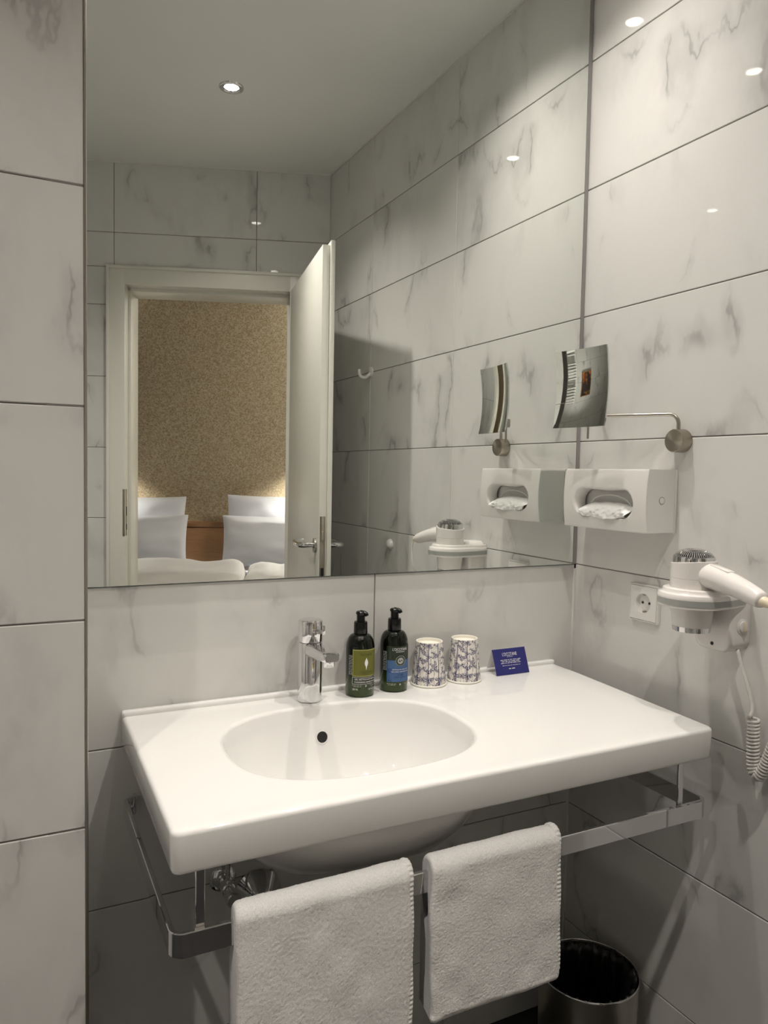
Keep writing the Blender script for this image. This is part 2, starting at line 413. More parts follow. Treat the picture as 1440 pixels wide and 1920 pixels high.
# overflow hole in the back of the bowl: where the bowl wall reaches this depth
ok_ = .924; oy = BC.y + BB*ok_; oz = ztop(BC.y+BB)-.008+bz(ok_)
on = Vector((0, -1, .28)).normalized(); oc = Vector((-.7065, oy, oz)) + on*.0008
Mo = on.to_track_quat('Z', 'Y').to_matrix().to_4x4(); Mo.translation = oc
bm = lathe([(.0001, .0012), (.0105, .0012), (.0110, .0006), (.0112, -.004)], (0, 0, 0), 32); bmesh.ops.transform(bm, matrix=Mo, verts=bm.verts[:])
obj('overflow_hole', bm, 'dark_hole', T)
bm = lathe([(.0108, .0012), (.0116, .0018), (.0128, .0010), (.0132, -.004)], (0, 0, 0), 32, cap0=False, cap1=False); bmesh.ops.transform(bm, matrix=Mo, verts=bm.verts[:])
obj('overflow_rim', bm, 'ceramic', T)

# ---------------------------------------------------------------- tap
TX, TY, TZ = -.715, -.053, .8722
T = thing('basin_tap', 'chrome single-lever tap standing behind the basin bowl', 'tap', (TX, TY, TZ))
R = .0243
obj('body', lathe([(R-.002, 0), (R, .001), (R, .1155), (R-.0012, .1175), (R-.004, .118)], (TX, TY, TZ), 56), 'chrome', T)
obj('lever_cap', lathe([(R-.004, .1185), (R-.0008, .1187), (R, .1200), (R, .1595), (R-.0015, .1615), (R-.004, .1622), (.001, .1624)], (TX, TY, TZ), 56), 'chrome', T)
obj('lever_pin', tube([(TX+.006, TY-R+.004, TZ+.142), (TX+.006, TY-R-.006, TZ+.1425), (TX+.006, TY-R-.012, TZ+.143)], [.0050, .0050, .0045], 20), 'chrome', T)
obj('temperature_stop', box((TX+R-.003, TY-.010, TZ+.130), (TX+R+.004, TY+.000, TZ+.149), .002, 2), 'chrome', T)
sp = []
for k, (yy, zc, w, h) in enumerate(((0, .1050, .036, .0265), (-.025, .1055, .0355, .0255), (-.06, .1072, .034, .0225), (-.095, .1090, .0325, .019), (-.109, .1095, .031, .0175), (-.113, .1095, .027, .0135))):
    sp.append([(TX+a, TY+yy, TZ+zc+b) for a, b in rrect(w, h, h*.32, 5)])
obj('spout', loft(sp, True, True, True), 'chrome', T, True, 35)
obj('aerator', lathe([(.001, -.0005), (.009, -.0005), (.0105, 0), (.0112, .004), (.0112, .012)], (TX, TY-.096, TZ+.0905), 32), 'chrome', T)

# ---------------------------------------------------------------- things on the shelf of the basin
def wrap(name, V, F, cx, cy, z0, rad, m, parent, lift=.0003):
    """flat print bent round a bottle facing -y"""
    W = [(cx + (rad+lift)*math.sin(u/rad), cy - (rad+lift)*math.cos(u/rad), z0+v) for u, v in V]
    return obj(name, (W, [], F), m, parent, False)
def patch(u0, u1, v0, v1, n=16):
    V = []; F = []
    for i in range(n+1):
        u = u0+(u1-u0)*i/n; V += [(u, v0), (u, v1)]
        if i: a = 2*i-2; F.append((a, a+2, a+3, a+1))
    return V, F
def ringband(r0, r1, n=40, c=(0, 0)):
    V = []; F = []
    for i in range(n):
        a = 2*PI*i/n; V += [(c[0]+r0*math.cos(a), c[1]+r0*math.sin(a)), (c[0]+r1*math.cos(a), c[1]+r1*math.sin(a))]
        j = (2*i+2) % (2*n); F.append((2*i, 2*i+1, j+1, j))
    return V, F
def disc(r, n=40, k=6):
    V = []; F = []
    for q in range(k):
        v, f = ringband(max(r*q/k, 1e-5), r*(q+1)/k, n); o_ = len(V); V += v; F += [tuple(i+o_ for i in g) for g in f]
    return V, F
def bottle(cx, cy, label, kind):
    z0 = .8722; rb = .0295
    T = thing('pump_bottle', label, 'bottle', (cx, cy, z0), 'pump bottles on the basin')
    prof = [(.001, .0015), (.024, .0005), (.0275, .0012), (rb, .004), (rb, .094)]
    for q in range(1, 10):
        f = q/9*PI/2; prof.append((.0128+(rb-.0128)*math.cos(f)**.85, .094+.031*math.sin(f)))
    prof.append((.0125, .127))
    obj('bottle_body', lathe(prof, (cx, cy, z0), 56), 'bottle_green', T)
    obj('collar', lathe([(.0135, .1255), (.0142, .127), (.0138, .1475), (.0130, .150), (.011, .1505), (.001, .1506)], (cx, cy, z0), 40), 'plastic_black', T)
    obj('pump_stem', lathe([(.0085, .150), (.0085, .163), (.0078, .166)], (cx, cy, z0), 32), 'plastic_black', T)
    hd = newbm()
    lathe([(.001, .1715), (.008, .1712), (.0102, .1690), (.0104, .1665), (.009, .164)], (cx, cy, z0), 32, bm=hd)
    tube([(cx, cy, z0+.1675), (cx+.005, cy-.007, z0+.1675), (cx+.0075, cy-.0105, z0+.1655), (cx+.0085, cy-.0120, z0+.1625)], [.0058, .0052, .0046, .0038], 14, bm=hd)
    obj('pump_head', hd, 'plastic_black', T)
    zz = z0
    host = [T]
    def P(name, vf, v, m, du=0, lift=.0005):
        V, F = vf; V = [(a+du, b) for a, b in V]; return wrap(name, V, F, cx, cy, zz+v, rb, m, host[0], lift)
    if kind == 'lime':
        P('label_border', patch(-.0285, .0285, -.0275, .0275), .0705, 'label_lime_edge', 0, .0003)
        host[0] = P('label_panel', patch(-.0268, .0268, -.0255, .0255), .0705, 'label_lime', 0, .0006)
        P('label_title', text_mesh('Verveine', .0085, .025), .0885, 'ink_dark', 0, .0009)
        lv = [(0, -.0165)] + [(.0036*math.sin(PI*i/10)**.8, -.010+.0175*i/10) for i in range(1, 10)] + [(0, .0095)] + [(-.0036*math.sin(PI*i/10)**.8, -.010+.0175*i/10) for i in range(9, 0, -1)]
        P('leaf_emblem', (lv, [tuple(range(len(lv)))]), .0725, 'ink_white', 0, .0009)
        P('label_brand', text_mesh("L'OCCITANE", .0060, .027), .0525, 'ink_dark', 0, .0009)
        P('label_brand_line', text_mesh('EN PROVENCE', .0022, .014), .0482, 'ink_dark', 0, .0009)
        host[0] = T
        for nm, r in (('text_frame', (-.0290, .0290, -.0068, .0068)),):
            a0, a1, b0, b1 = r; V = []; F = []
            for q in ((a0, a1, b0, b0+.0005), (a0, a1, b1-.0005, b1), (a0, a0+.0005, b0, b1), (a1-.0005, a1, b0, b1)):
                v, f = patch(*q, 14); n = len(V); V += v; F += [tuple(i+n for i in g) for g in f]
            P(nm, (V, F), .0345, 'ink_white')
        P('product_text', text_mesh('GEL NETTOYANT MAINS', .0046, .047), .0375, 'ink_white')
        P('product_text', text_mesh('CLEANSING HAND WASH', .0046, .048), .0320, 'ink_white')
        P('small_print', dashes(.020, .0018, 4, 1), .0252, 'ink_grey', -.019); P('small_print', dashes(.016, .0018, 3, 2), .0226, 'ink_grey', -.018)
        P('small_print', dashes(.020, .0018, 4, 3), .0252, 'ink_grey', .019); P('small_print', dashes(.016, .0018, 3, 4), .0226, 'ink_grey', .020)
        P('recycling_mark', ringband(.0014, .0026, 3), .0240, 'ink_white')
        P('volume_text', text_mesh('300 ML', .0052, .012), .0170, 'ink_white', -.022); P('volume_text', text_mesh('10.1 FL.OZ.', .0052, .016), .0170, 'ink_white', .014)
    else:
        host[0] = P('label_ground', patch(-.030, .030, -.037, .037), .0600, 'label_green', 0, .0002)
        P('label_brand', text_mesh("L'OCCITANE", .0078, .034), .0905, 'ink_white')
        P('label_brand_line', text_mesh('EN PROVENCE', .0030, .019), .0852, 'ink_white')
        P('label_panel', patch(-.0285, .0285, -.0225, .0225), .0450, 'label_blue', 0, .0005)
        P('label_band', patch(-.0285, .0285, -.005, .005), .0460, 'label_blue_deep', 0, .0008)
        P('medallion', disc(.0115), .0665, 'label_green', 0, .0011)
        P('medallion_ring', ringband(.0100, .0108), .0665, 'ink_grey', 0, .0014)
        P('medallion_ring', ringband(.0066, .0071), .0665, 'ink_grey', 0, .0014)
        P('medallion_core', ringband(.0036, .0060), .0665, 'ink_grey', 0, .0014)
        P('medallion_text', text_mesh('5', .0098), .0665, 'ink_white', 0, .0017)
        P('scent_text', text_mesh('DÉTENDANT & RELAXANT', .0036, .038), .0487, 'ink_white', .002, .0012)
        P('scent_text', text_mesh('RELAXING AND RELEASING', .0036, .041), .0438, 'ink_white', .002, .0012)
        P('product_text', text_mesh('LAIT CORPS', .0046, .014), .0375, 'ink_navy', .001, .0009)
        P('product_text', text_mesh('BODY LOTION', .0046, .024), .0320, 'ink_navy', .001, .0009)
        P('volume_text', text_mesh('250 mL', .0036, .009), .0252, 'ink_navy', -.022, .0009)
        P('small_print', dashes(.020, .0018, 4, 5), .0185, 'ink_grey', -.018); P('small_print', dashes(.016, .0018, 3, 6), .0160, 'ink_grey', -.018)
        P('small_print', dashes(.020, .0018, 4, 7), .0185, 'ink_grey', .019); P('recycling_mark', ringband(.0014, .0026, 3), .0172, 'ink_white')
    # fine print on the side of the bottle
    for k in range(4): wrap('side_print', *[(dashes(.040, .0018, 6, 20+k)[0][:, ::-1]*np.array([1, 1])).tolist(), dashes(.040, .0018, 6, 20+k)[1]], cx, cy, z0+.066, rb, 'ink_grey', T, .0005).data.transform(Matrix.Rotation(-1.02-.085*k, 4, 'Z'))
bottle(-.606, -.0545, 'dark green pump bottle with lime yellow label, next to the tap', 'lime')
bottle(-.5257, -.0500, 'dark green pump bottle with blue label, next to the paper cups', 'blue')

def cup(cx, cy, rot, label):
    z0 = .8722; T = thing('paper_cup', label, 'paper cup', (cx, cy, z0), 'upturned paper cups')
    n = 64; H = .0935; r0, r1 = .0375, .0290
    bm = bmesh.new(); uvl = bm.loops.layers.uv.new('UVMap'); rows = []
    for k in range(9):
        f = k/8; rows.append([bm.verts.new((cx+(r0+(r1-r0)*f)*math.cos(2*PI*i/n+rot), cy+(r0+(r1-r0)*f)*math.sin(2*PI*i/n+rot), z0+.002+(H-.002)*f)) for i in range(n)])
    for k in range(8):
        for i in range(n):
            j = (i+1) % n; f = bm.faces.new((rows[k][i], rows[k][j], rows[k+1][j], rows[k+1][i]))
            for l, (a, b) in zip(f.loops, ((i, k), (i+1, k), (i+1, k+1), (i, k+1))): l[uvl].uv = (a/n, b/8)
    obj('wall', bm, 'toile_paper', T)
    obj('rolled_rim', lathe([(.0372+.0022*math.cos(a), .0022+.0022*math.sin(a)) for a in [2*PI*i/10 for i in range(11)]], (cx, cy, z0), n, cap0=False, cap1=False), 'cup_paper', T)
    obj('base', lathe([(r1, H), (r1-.0008, H+.0008), (r1-.0022, H), (r1-.0022, H-.006), (r1-.004, H-.0068), (.001, H-.0066)], (cx, cy, z0), n, cap0=False), 'cup_paper', T)
cup(-.4375, -.0455, .3, 'upturned toile-print paper cup next to the blue-label bottle')
cup(-.3500, -.0490, .5, 'upturned toile-print paper cup next to the navy card')

# folded card
T = thing('tent_card', 'navy blue folded tent card with white lettering beside the cups', 'card', (-.221, -.035, .8722))
x0, x1 = -.267, -.1755
A_, B_, D_ = Vector((0, -.0565, .8725)), Vector((0, -.0345, .9275)), Vector((0, -.0180, .8815))
def sheet(p, q, off, th=.0005):
    d = (q-p).normalized(); nrm = Vector((0, -d.z, d.y))*1
    bm = bmesh.new(); r = []
    for x in (x0, x1): r.append([Vector((x, 0, 0))+p+nrm*off, Vector((x, 0, 0))+q+nrm*off, Vector((x, 0, 0))+q+nrm*(off+th), Vector((x, 0, 0))+p+nrm*(off+th)])
    return loft(r, True, True, True, bm)
obj('inner_sheet', sheet(A_, B_, 0), 'card_white', T, False)
fpan = obj('front_panel', sheet(A_, B_, .0005), 'navy_card', T, False)
obj('back_panel', sheet(D_, B_, -.0005), 'card_white', T, False)
obj('base_panel', box((x0, -.0560, .8722), (x1, -.0175, .8729)), 'card_white', T, False)
dv = (B_-A_).normalized(); nv = Vector((0, -dv.z, dv.y)); mid = (A_+B_)/2 + Vector(((x0+x1)/2, 0, 0))
def card_text(name, vf, v):
    V, F = vf; obj(name, ([tuple(mid + Vector((a, 0, 0)) + dv*(b+v) + nv*.0013) for a, b in V], [], F), 'ink_white', fpan, False)
card_text('brand_lettering', text_mesh("L'OCCITANE", .0105, .040), .0165)
card_text('brand_line', text_mesh('EN PROVENCE', .0030, .016), .0105)
for k, (w, v, n) in enumerate(((.056, .0035, 6), (.049, 0.0, 5), (.055, -.0035, 6))): card_text('printed_line', dashes(w, .0022, n, 40+k), v)
card_text('printed_line', dashes(.050, .0016, 7, 50), -.0090); card_text('printed_line', dashes(.017, .0030, 2, 51), -.0165)

# ---------------------------------------------------------------- towel rail under the basin
T = thing('towel_rail', 'flat chrome towel rail fixed around the underside of the basin', 'towel rail', (-.565, -.23, .703))
ZT, ZB, TK = .7205, .6865, .0075
xa, xb, yf = -1.0595, -.0690, -.4655
def strip(pts, bm=None):
    """flat upright bar following a plan path"""
    P = [Vector((*p, 0)) for p in pts]; rings = []
    for i, p in enumerate(P):
        a = (P[min(i+1, len(P)-1)]-P[max(i-1, 0)]).normalized(); nn = Vector((-a.y, a.x, 0))
        c = .0012
        rings.append([p+nn*TK/2+Vector((0, 0, ZB+c)), p+nn*(TK/2-c)+Vector((0, 0, ZB)), p-nn*(TK/2-c)+Vector((0, 0, ZB)), p-nn*TK/2+Vector((0, 0, ZB+c)),
                      p-nn*TK/2+Vector((0, 0, ZT-c)), p-nn*(TK/2-c)+Vector((0, 0, ZT)), p+nn*(TK/2-c)+Vector((0, 0, ZT)), p+nn*TK/2+Vector((0, 0, ZT-c))])
    return loft(rings, True, True, True, bm)
rc = .016
def corner(cx, cy, a0, a1): return [(cx+rc*math.cos(a0+(a1-a0)*i/8), cy+rc*math.sin(a0+(a1-a0)*i/8)) for i in range(9)]
path = [(xa+.018, -.001), (xa+.018, -.004)] + [(xa+.008+.010*math.cos(a), -.006-.012*math.sin(a)) for a in (.3, .8, 1.2)] + [(xa, -.022), (xa, -.2)] \
     + corner(xa+rc, yf+rc, PI, 1.5*PI) + [(-.7, yf), (-.4, yf)] + corner(xb-rc, yf+rc, 1.5*PI, 2*PI) + [(xb, -.2), (xb, -.022)] \
     + [(xb-.008-.010*math.cos(a), -.006-.012*math.sin(a)) for a in (1.2, .8, .3)] + [(xb-.018, -.004), (xb-.018, -.001)]
obj('rail', strip(path), 'chrome', T, True, 35)
for xs in (-1.0235, -.1330):
    obj('hanger', box((xs-.0065, yf+.0042, ZB+.004), (xs+.0065, yf+.0092, .8045), .001, 1), 'chrome', T)

# ---------------------------------------------------------------- towels
def smooth_noise(nu, nv, cu, cv, seed):
    g = np.random.default_rng(seed).standard_normal((cu+3, cv+3))
    u = np.linspace(0, cu, nu); v = np.linspace(0, cv, nv); iu = u.astype(int); iv = v.astype(int)
    fu = (u-iu)[:, None]; fv = (v-iv)[None, :]; fu = fu*fu*(3-2*fu); fv = fv*fv*(3-2*fv)
    G = lambda a, b: g[np.ix_(iu+a, iv+b)]
    return (G(0, 0)*(1-fu)+G(1, 0)*fu)*(1-fv)+(G(0, 1)*(1-fu)+G(1, 1)*fu)*fv
def towel(xl, xr, zf, zb, label, seed, lean, th=.0175):
    """a folded towel hung over the front rail: closed section (y, z) swept along x"""
    cy = yf; ro = .0045+th; ri = .0065
    o = []
    for z_ in np.linspace(zf+.012, .722, 170): o.append((cy-ro - lean*(.722-z_), z_))
    for a in np.linspace(PI, 0, 46)[1:-1]: o.append((cy+ro*math.cos(a), .722+ro*.98*math.sin(a)))
    for z_ in np.linspace(.722, zb+.012, 60): o.append((cy+ro, z_))
    def turn(yo, yi, z_): return [((yo+yi)/2+(yo-yi)/2*math.cos(a), z_+.012-.012*math.sin(a)) for a in np.linspace(0, PI, 12)[1:-1]]
    i_ = []
    for z_ in np.linspace(zb+.012, .722, 24): i_.append((cy+ri, z_))
    for a in np.linspace(0, PI, 14)[1:-1]: i_.append((cy+ri*math.cos(a), .7225+ri*math.sin(a)*.7))
    for z_ in np.linspace(.722, zf+.012, 40): i_.append((cy-ri-lean*(.722-z_), z_))
    sec = o + turn(cy+ro, cy+ri, zb) + i_ + turn(cy-ri-lean*(.722-zf), cy-ro-lean*(.722-zf), zf)
    S = np.array(sec); M_ = len(S)
    nx = 190
    # rounded long sides: inset of the section near both ends
    xs = np.linspace(xl, xr, nx); L = xr-xl; e = np.minimum(xs-xl, xr-xs)/.010; e = np.clip(e, 0, 1); ins = (1-np.sqrt(np.clip(1-(1-e)**2, 0, 1)))*.0075
    tan = np.roll(S, -1, 0)-np.roll(S, 1, 0); tan /= np.linalg.norm(tan, axis=1)[:, None]+1e-9
    nor = np.stack([-tan[:, 1], tan[:, 0]], 1)                 # outward for this winding
    no = len(o); wgt = np.zeros(M_); wgt[:no+11] = 1; wgt[-11:] = 1; wgt[no+11:-11] = .3
    nz = smooth_noise(nx, M_, 7, 14, seed)*.0009 + smooth_noise(nx, M_, 110, 240, seed+2)*.00012
    nz += np.random.default_rng(seed+3).standard_normal((nx, M_))*.00025
    # a shallow diagonal fold in the cloth
    V = np.zeros((nx, M_, 3))
    off = nz*wgt[None, :] - ins[:, None]
    V[:, :, 1] = S[None, :, 0] + nor[None, :, 0]*off; V[:, :, 2] = S[None, :, 1] + nor[None, :, 1]*off
    V[:, :, 0] = xs[:, None] + smooth_noise(nx, M_, 2, 9, seed+5)*.0016
    idx = np.arange(nx*M_).reshape(nx, M_); a = idx[:-1, :]; b = idx[1:, :]
    F = np.stack([a, b, np.roll(b, -1, 1), np.roll(a, -1, 1)], -1).reshape(-1, 4)
    W = V.reshape(-1, 3)
    T = thing('hand_towel', label, 'towel', ((xl+xr)/2, yf, (zf+.75)/2), 'towels on the rail')
    bm = bmesh.new(); vv = [bm.verts.new(p) for p in W.tolist()]
    for f in F.tolist(): bm.faces.new([vv[i] for i in f])
    bm.faces.new([vv[i] for i in idx[0]]); bm.faces.new([vv[i] for i in idx[-1]][::-1])
    obj('terry_cloth', bm, 'towel_cotton', T, True, 0)
    # overlocked hem on the right edge, round over the top and down the front
    hem = []; rad = []; L_ = 0; prev = None
    for k in range(4, no-62, 1):
        y, z_ = o[k]
        for q in range(3):
            y2, z2 = o[k+1]; f = q/3; yy = y+(y2-y)*f; zz = z_+(z2-z_)*f
            if prev: L_ += math.hypot(yy-prev[0], zz-prev[1])
            prev = (yy, zz); hem.append((xr-.0050+.0008*math.sin(L_*60), yy+.004*nor[k][0]*-1, zz)); rad.append(.0046+.0006*math.sin(L_*2*PI/.0072))
    Ph, Th, Nh = frames(hem); rg = []
    for p_, t_, r_ in zip(Ph, Th, rad):
        xx = Vector((1, 0, 0)); nn_ = xx.cross(t_).normalized()
        rg.append([p_ + xx*math.cos(a)*(.0060+(r_-.0046)*.35) + nn_*math.sin(a)*(.0028+(r_-.0046)*.9) for a in [2*PI*i/12 for i in range(12)]])
    obj('hem', loft(rg, True, True, True), 'towel_cotton', T, True, 0)
towel(-.979, -.7125, .40, .47, 'white terry towel hanging at the left end of the rail', 3, .02)
towel(-.6800, -.4345, .492, .50, 'white terry towel hanging above the waste bin', 9, .03)

# ---------------------------------------------------------------- plumbing under the basin
vx, vz = -.874, .518
T = thing('angle_valve', 'small chrome angle valve on the wall under the basin', 'valve', (vx, 0, vz))
obj('rosette', lathe([(.026, -.0005), (.0265, -.003), (.021, -.008), (.013, -.010)], (vx, 0, vz), 36, 'Y'), 'chrome', T)
obj('valve_body', lathe([(.0105, -.006), (.0105, -.030), (.0135, -.031), (.0135, -.050), (.011, -.052)], (vx, 0, vz), 28, 'Y'), 'chrome', T)
bm = lathe([(.0075, -.050), (.0075, -.062), (.0135, -.064), (.0150, -.070), (.0150, -.088), (.013, -.091), (.001, -.0915)], (vx, 0, vz), 28, 'Y')
obj('turn_knob', bm, 'chrome', T)
obj('riser_pipe', tube([(vx, -.040, vz+.006), (vx, -.040, vz+.07), (vx+.02, -.045, vz+.16), (vx+.09, -.053, vz+.27)], .005, 12), 'chrome', T)
wx, wz = -.803, .470
T = thing('siphon', 'chrome waste trap with wide cone rosette under the bowl', 'siphon', (BC.x, BC.y, .50))
obj('rosette', lathe([(.050, -.0008), (.0505, -.004), (.046, -.010), (.028, -.030), (.021, -.038), (.018, -.039)], (wx, 0, wz), 48, 'Y'), 'chrome', T)
obj('waste_arm', tube(spline([(wx, -.03, wz), (wx, -.10, wz), (wx+.02, -.16, wz+.002), (BC.x-.03, BC.y+.03, wz+.004), (BC.x, BC.y, wz+.004)], 8), .016, 20), 'chrome', T)
obj('trap_cup', lathe([(.001, .430), (.026, .431), (.030, .436), (.030, .545), (.027, .550), (.0165, .552), (.0165, .640), (.0255, .641), (.0265, .664)], (BC.x, BC.y, 0), 36), 'chrome', T)

# ---------------------------------------------------------------- waste bin
bx, by, br, bh = -.134, -.236, .1055, .262
T = thing('waste_bin', 'round steel waste bin lined with a black bag', 'bin', (bx, by, 0))
obj('drum', lathe([(.096, .001), (.0985, .006), (.0985, .012), (.100, .014), (br, bh-.004), (br-.0012, bh-.004), (br-.005, .016), (.001, .015)], (bx, by, 0), 72, cap0=True), 'brushed_steel', T)
obj('rim', lathe([(br+.0012*math.cos(a), bh-.002+.0024*math.sin(a)) for a in [2*PI*i/8 for i in range(9)]], (bx, by, 0), 72, cap0=False, cap1=False), 'chrome', T)
obj('foot_ring', lathe([(.097, .0005), (.1000, .0005), (.1005, .010), (.0985, .013)], (bx, by, 0), 60, cap0=False, cap1=False), 'plastic_black', T)
rings = []; nn = 120; rr = random.Random(5)
fold = [sum(rr.uniform(.2, 1)*math.sin(k*2*PI*i/nn+p_) for k, p_ in ((9, 1.), (15, 2.), (23, .4), (31, 3.))) for i in range(nn)]
for k, (r, h, w) in enumerate(((br-.0025, bh-.012, .0), (br-.004, bh-.006, .0012), (br-.006, bh-.008, .0018), (br-.010, bh-.020, .0026), (br-.014, bh-.06, .0040), (br-.020, bh-.12, .0055), (br-.030, bh-.18, .0060), (br-.05, .05, .004), (.01, .04, .001))):
    rings.append([(bx+(r-.004*(k > 1)+fold[i]*w)*math.cos(2*PI*i/nn), by+(r-.004*(k > 1)+fold[i]*w)*math.sin(2*PI*i/nn), h+(fold[(i*3) % nn]*.0035 if k in (1, 2) else 0)) for i in range(nn)])
obj('bag', loft(rings, True, False, True), 'bin_bag', T, True, 0)

# ---------------------------------------------------------------- tissue dispenser on the right wall
ty0, ty1, tz0, tz1, td = -.052, -.307, 1.2110, 1.3435, .082
tcy, tcz = (ty0+ty1)/2, (tz0+tz1)/2; tw, thh = ty0-ty1, tz1-tz0
T = thing('tissue_dispenser', 'white plastic tissue dispenser mounted beside the mirror', 'tissue dispenser', (0, tcy, tz0))
def tprof(x, w, h, r): return [(x, tcy-a, tcz+b) for a, b in rrect(w, h, r, 6)]
def front_x(y, z_): return -td - .006*(1-((z_-tcz)/(thh/2))**2) - .003*(1-((y-tcy)/(tw/2))**2)
# front shell with the oval slot: rings from the slot outwards, then round the edge and back to the wall
sw, sh_ = .182, .064; scy, scz = -.181, 1.2695
na = 96
def stad(k, i, w=sw, h=sh_):
    r = h/2; L = w-h; per = 2*L+2*PI*r; s_ = per*i/na
    s_ = (s_ + L/2) % per
    if s_ < L: q = (-L/2+s_, r)
    elif s_ < L+PI*r: a = PI/2-(s_-L)/r; q = (L/2+r*math.cos(a), r*math.sin(a))
    elif s_ < 2*L+PI*r: q = (L/2-(s_-L-PI*r), -r)
    else: a = -PI/2-(s_-2*L-PI*r)/r; q = (-L/2+r*math.cos(a), r*math.sin(a))
    return q[0]*k, q[1]*k
def outr(i, inset):
    a, b = stad(1, i); W2, H2 = tw/2-inset, thh/2-inset; cx_, cz_ = scy-tcy, scz-tcz
    d = Vector((-a, b)).normalized(); s_ = 9
    if abs(d.x) > 1e-6: s_ = min(s_, ((W2 if d.x > 0 else -W2)-cx_)/d.x)
    if abs(d.y) > 1e-6: s_ = min(s_, ((H2 if d.y > 0 else -H2)-cz_)/d.y)
    return tcy+cx_+d.x*s_, tcz+cz_+d.y*s_
rings = []
for dx, ins in ((.030, .006), (.006, .004), (.002, .0015), (.0005, 0.0)):
    rg = []
    for i in range(na):
        a, b = stad(1, i); L = math.hypot(a, b); y, z_ = scy-a*(1-ins/L), scz+b*(1-ins/L); rg.append((front_x(y, z_)+dx, y, z_))
    rings.append(rg)
for k in (.03, .1, .25, .45, .65, .82, .93, 1.0):
    rg = []
    for i in range(na):
        a, b = stad(1, i); p = Vector((scy-a, scz+b)).lerp(Vector(outr(i, .003)), k); rg.append((front_x(p.x, p.y), p.x, p.y))
    rings.append(rg)
for ins, dx in ((.0008, .001), (0, .0035), (0, .02), (0, .055), (0, .074)):
    rg = []
    for i in range(na):
        y, z_ = outr(i, ins); yy, zz = outr(i, .003); rg.append((front_x(yy, zz)*(1-0)+dx if dx < .03 else min(-td+dx, -.0005), y, z_))
    rings.append(rg)
obj('shell', loft(rings), 'plastic_white', T, True, 45)
obj('back_plate', box((-.0075, ty1-.0005, tz0-.0005), (-.0005, ty0+.0005, tz1+.0005), .0015, 2), 'plastic_white', T)
obj('inner_tray', box((-.054, ty1+.012, tz0+.010), (-.050, ty0-.012, tz1-.010)), 'plastic_white', T)
obj('paper_guide', tube(spline([(-.063, scy+.070, scz-.012), (-.066, scy+.045, scz+.010), (-.067, scy, scz+.018), (-.066, scy-.045, scz+.010), (-.063, scy-.070, scz-.012)], 10), .0016, 10), 'plastic_white', T)
bm = lathe([(.001, .0006), (.0058, .0006), (.0064, .0002), (.0068, -.0006)], (0, 0, 0), 28)
bmesh.ops.transform(bm, matrix=Matrix.Translation((-.044, ty1-.0006, 1.2790)) @ Matrix.Rotation(PI/2, 4, 'X'), verts=bm.verts[:]); obj('lock_button', bm, 'plastic_white', T)
bm = lathe([(.0062, -.0003), (.0075, .0002), (.0082, -.0004)], (0, 0, 0), 28, cap0=False, cap1=False)
bmesh.ops.transform(bm, matrix=Matrix.Translation((-.044, ty1-.0006, 1.2790)) @ Matrix.Rotation(PI/2, 4, 'X'), verts=bm.verts[:]); obj('button_ring', bm, 'plastic_grey', T)
# the tissue that pokes out of the slot
nu, nv = 70, 26; cr = smooth_noise(nu, nv, 12, 4, 31); cr2 = smooth_noise(nu, nv, 22, 7, 32)
def tissue(o_):
    V = []
    for i in range(nu):
        u = i/(nu-1)*2-1
        for j in range(nv):
            v = j/(nv-1); w = .078*(1-.10*v+.03*math.sin(v*5))
            bow = .014*(1-u*u)
            y = scy + u*w + cr2[i, j]*.0012; z_ = scz + .001 - v*(.030+bow*.3) - .010*abs(u)**3*(1-v) + cr[i, j]*.0010
            x = -.066 - .026*math.sin(min(v*1.25, 1)*PI/2) + .006*max(0, v-.7) + cr[i, j]*.0022 + cr2[i, j]*.0013 + o_
            V.append((x, y, z_))
    return V
Va, Vb = tissue(0), tissue(.0012)
F = []
for i in range(nu-1):
    for j in range(nv-1):
        a = i*nv+j; F.append((a, a+nv, a+nv+1, a+1)); b = a+nu*nv; F.append((b, b+1, b+nv+1, b+nv))
for i in range(nu-1): a = i*nv+nv-1; F.append((a, a+nv, a+nv+nu*nv, a+nu*nv))
tt = obj('tissue', (Va+Vb, [], F), 'paper_tissue', None, True, 0, loc=(-.08, scy, scz-.02))
tag(tt, 'crumpled white paper tissue poking out of the dispenser slot', 'tissue')

# ---------------------------------------------------------------- magnifying mirror on a swivel arm
T = thing('magnifying_mirror', 'curved square magnifying mirror on a steel swivel arm', 'mirror', (0, -.315, 1.403))
obj('wall_disc', lathe([(.0240, -.0005), (.0240, -.026), (.0232, -.0278), (.0215, -.0285), (.001, -.0286)], (0, -.3165, 1.4030), 64, 'X'), 'turned_steel', T)
arm = [(-.0150, -.3165, 1.424), (-.0150, -.3165, 1.438)]
ex = Vector((-.105, -.160)); sx_ = Vector((-.0150, -.3165)); dd = (ex-sx_).normalized()
for q in range(1, 9):
    f = q/8*PI/2; arm.append((sx_.x+dd.x*.020*(1-math.cos(f)), sx_.y+dd.y*.020*(1-math.cos(f)), 1.438+.020*math.sin(f)))
arm += [(ex.x*.5+sx_.x*.5, ex.y*.5+sx_.y*.5, 1.458), (ex.x, ex.y, 1.458)]
obj('arm', tube(arm, .0040, 16), 'brushed_steel', T)
obj('pivot_pin', tube([(-.1135, -.1575, 1.4090), (-.1135, -.1575, 1.47)], .0026, 12), 'brushed_steel', T)
pc = Vector((-.1475, -.1670, 1.5160)); pd = Vector((.019, -.138, 0)).normalized(); pn = Vector((-pd.y*-1, 0, 0))
pn = Vector((pd.y, -pd.x, 0))         # faces -x
RC = .42; hw, hh = .0705, .0835
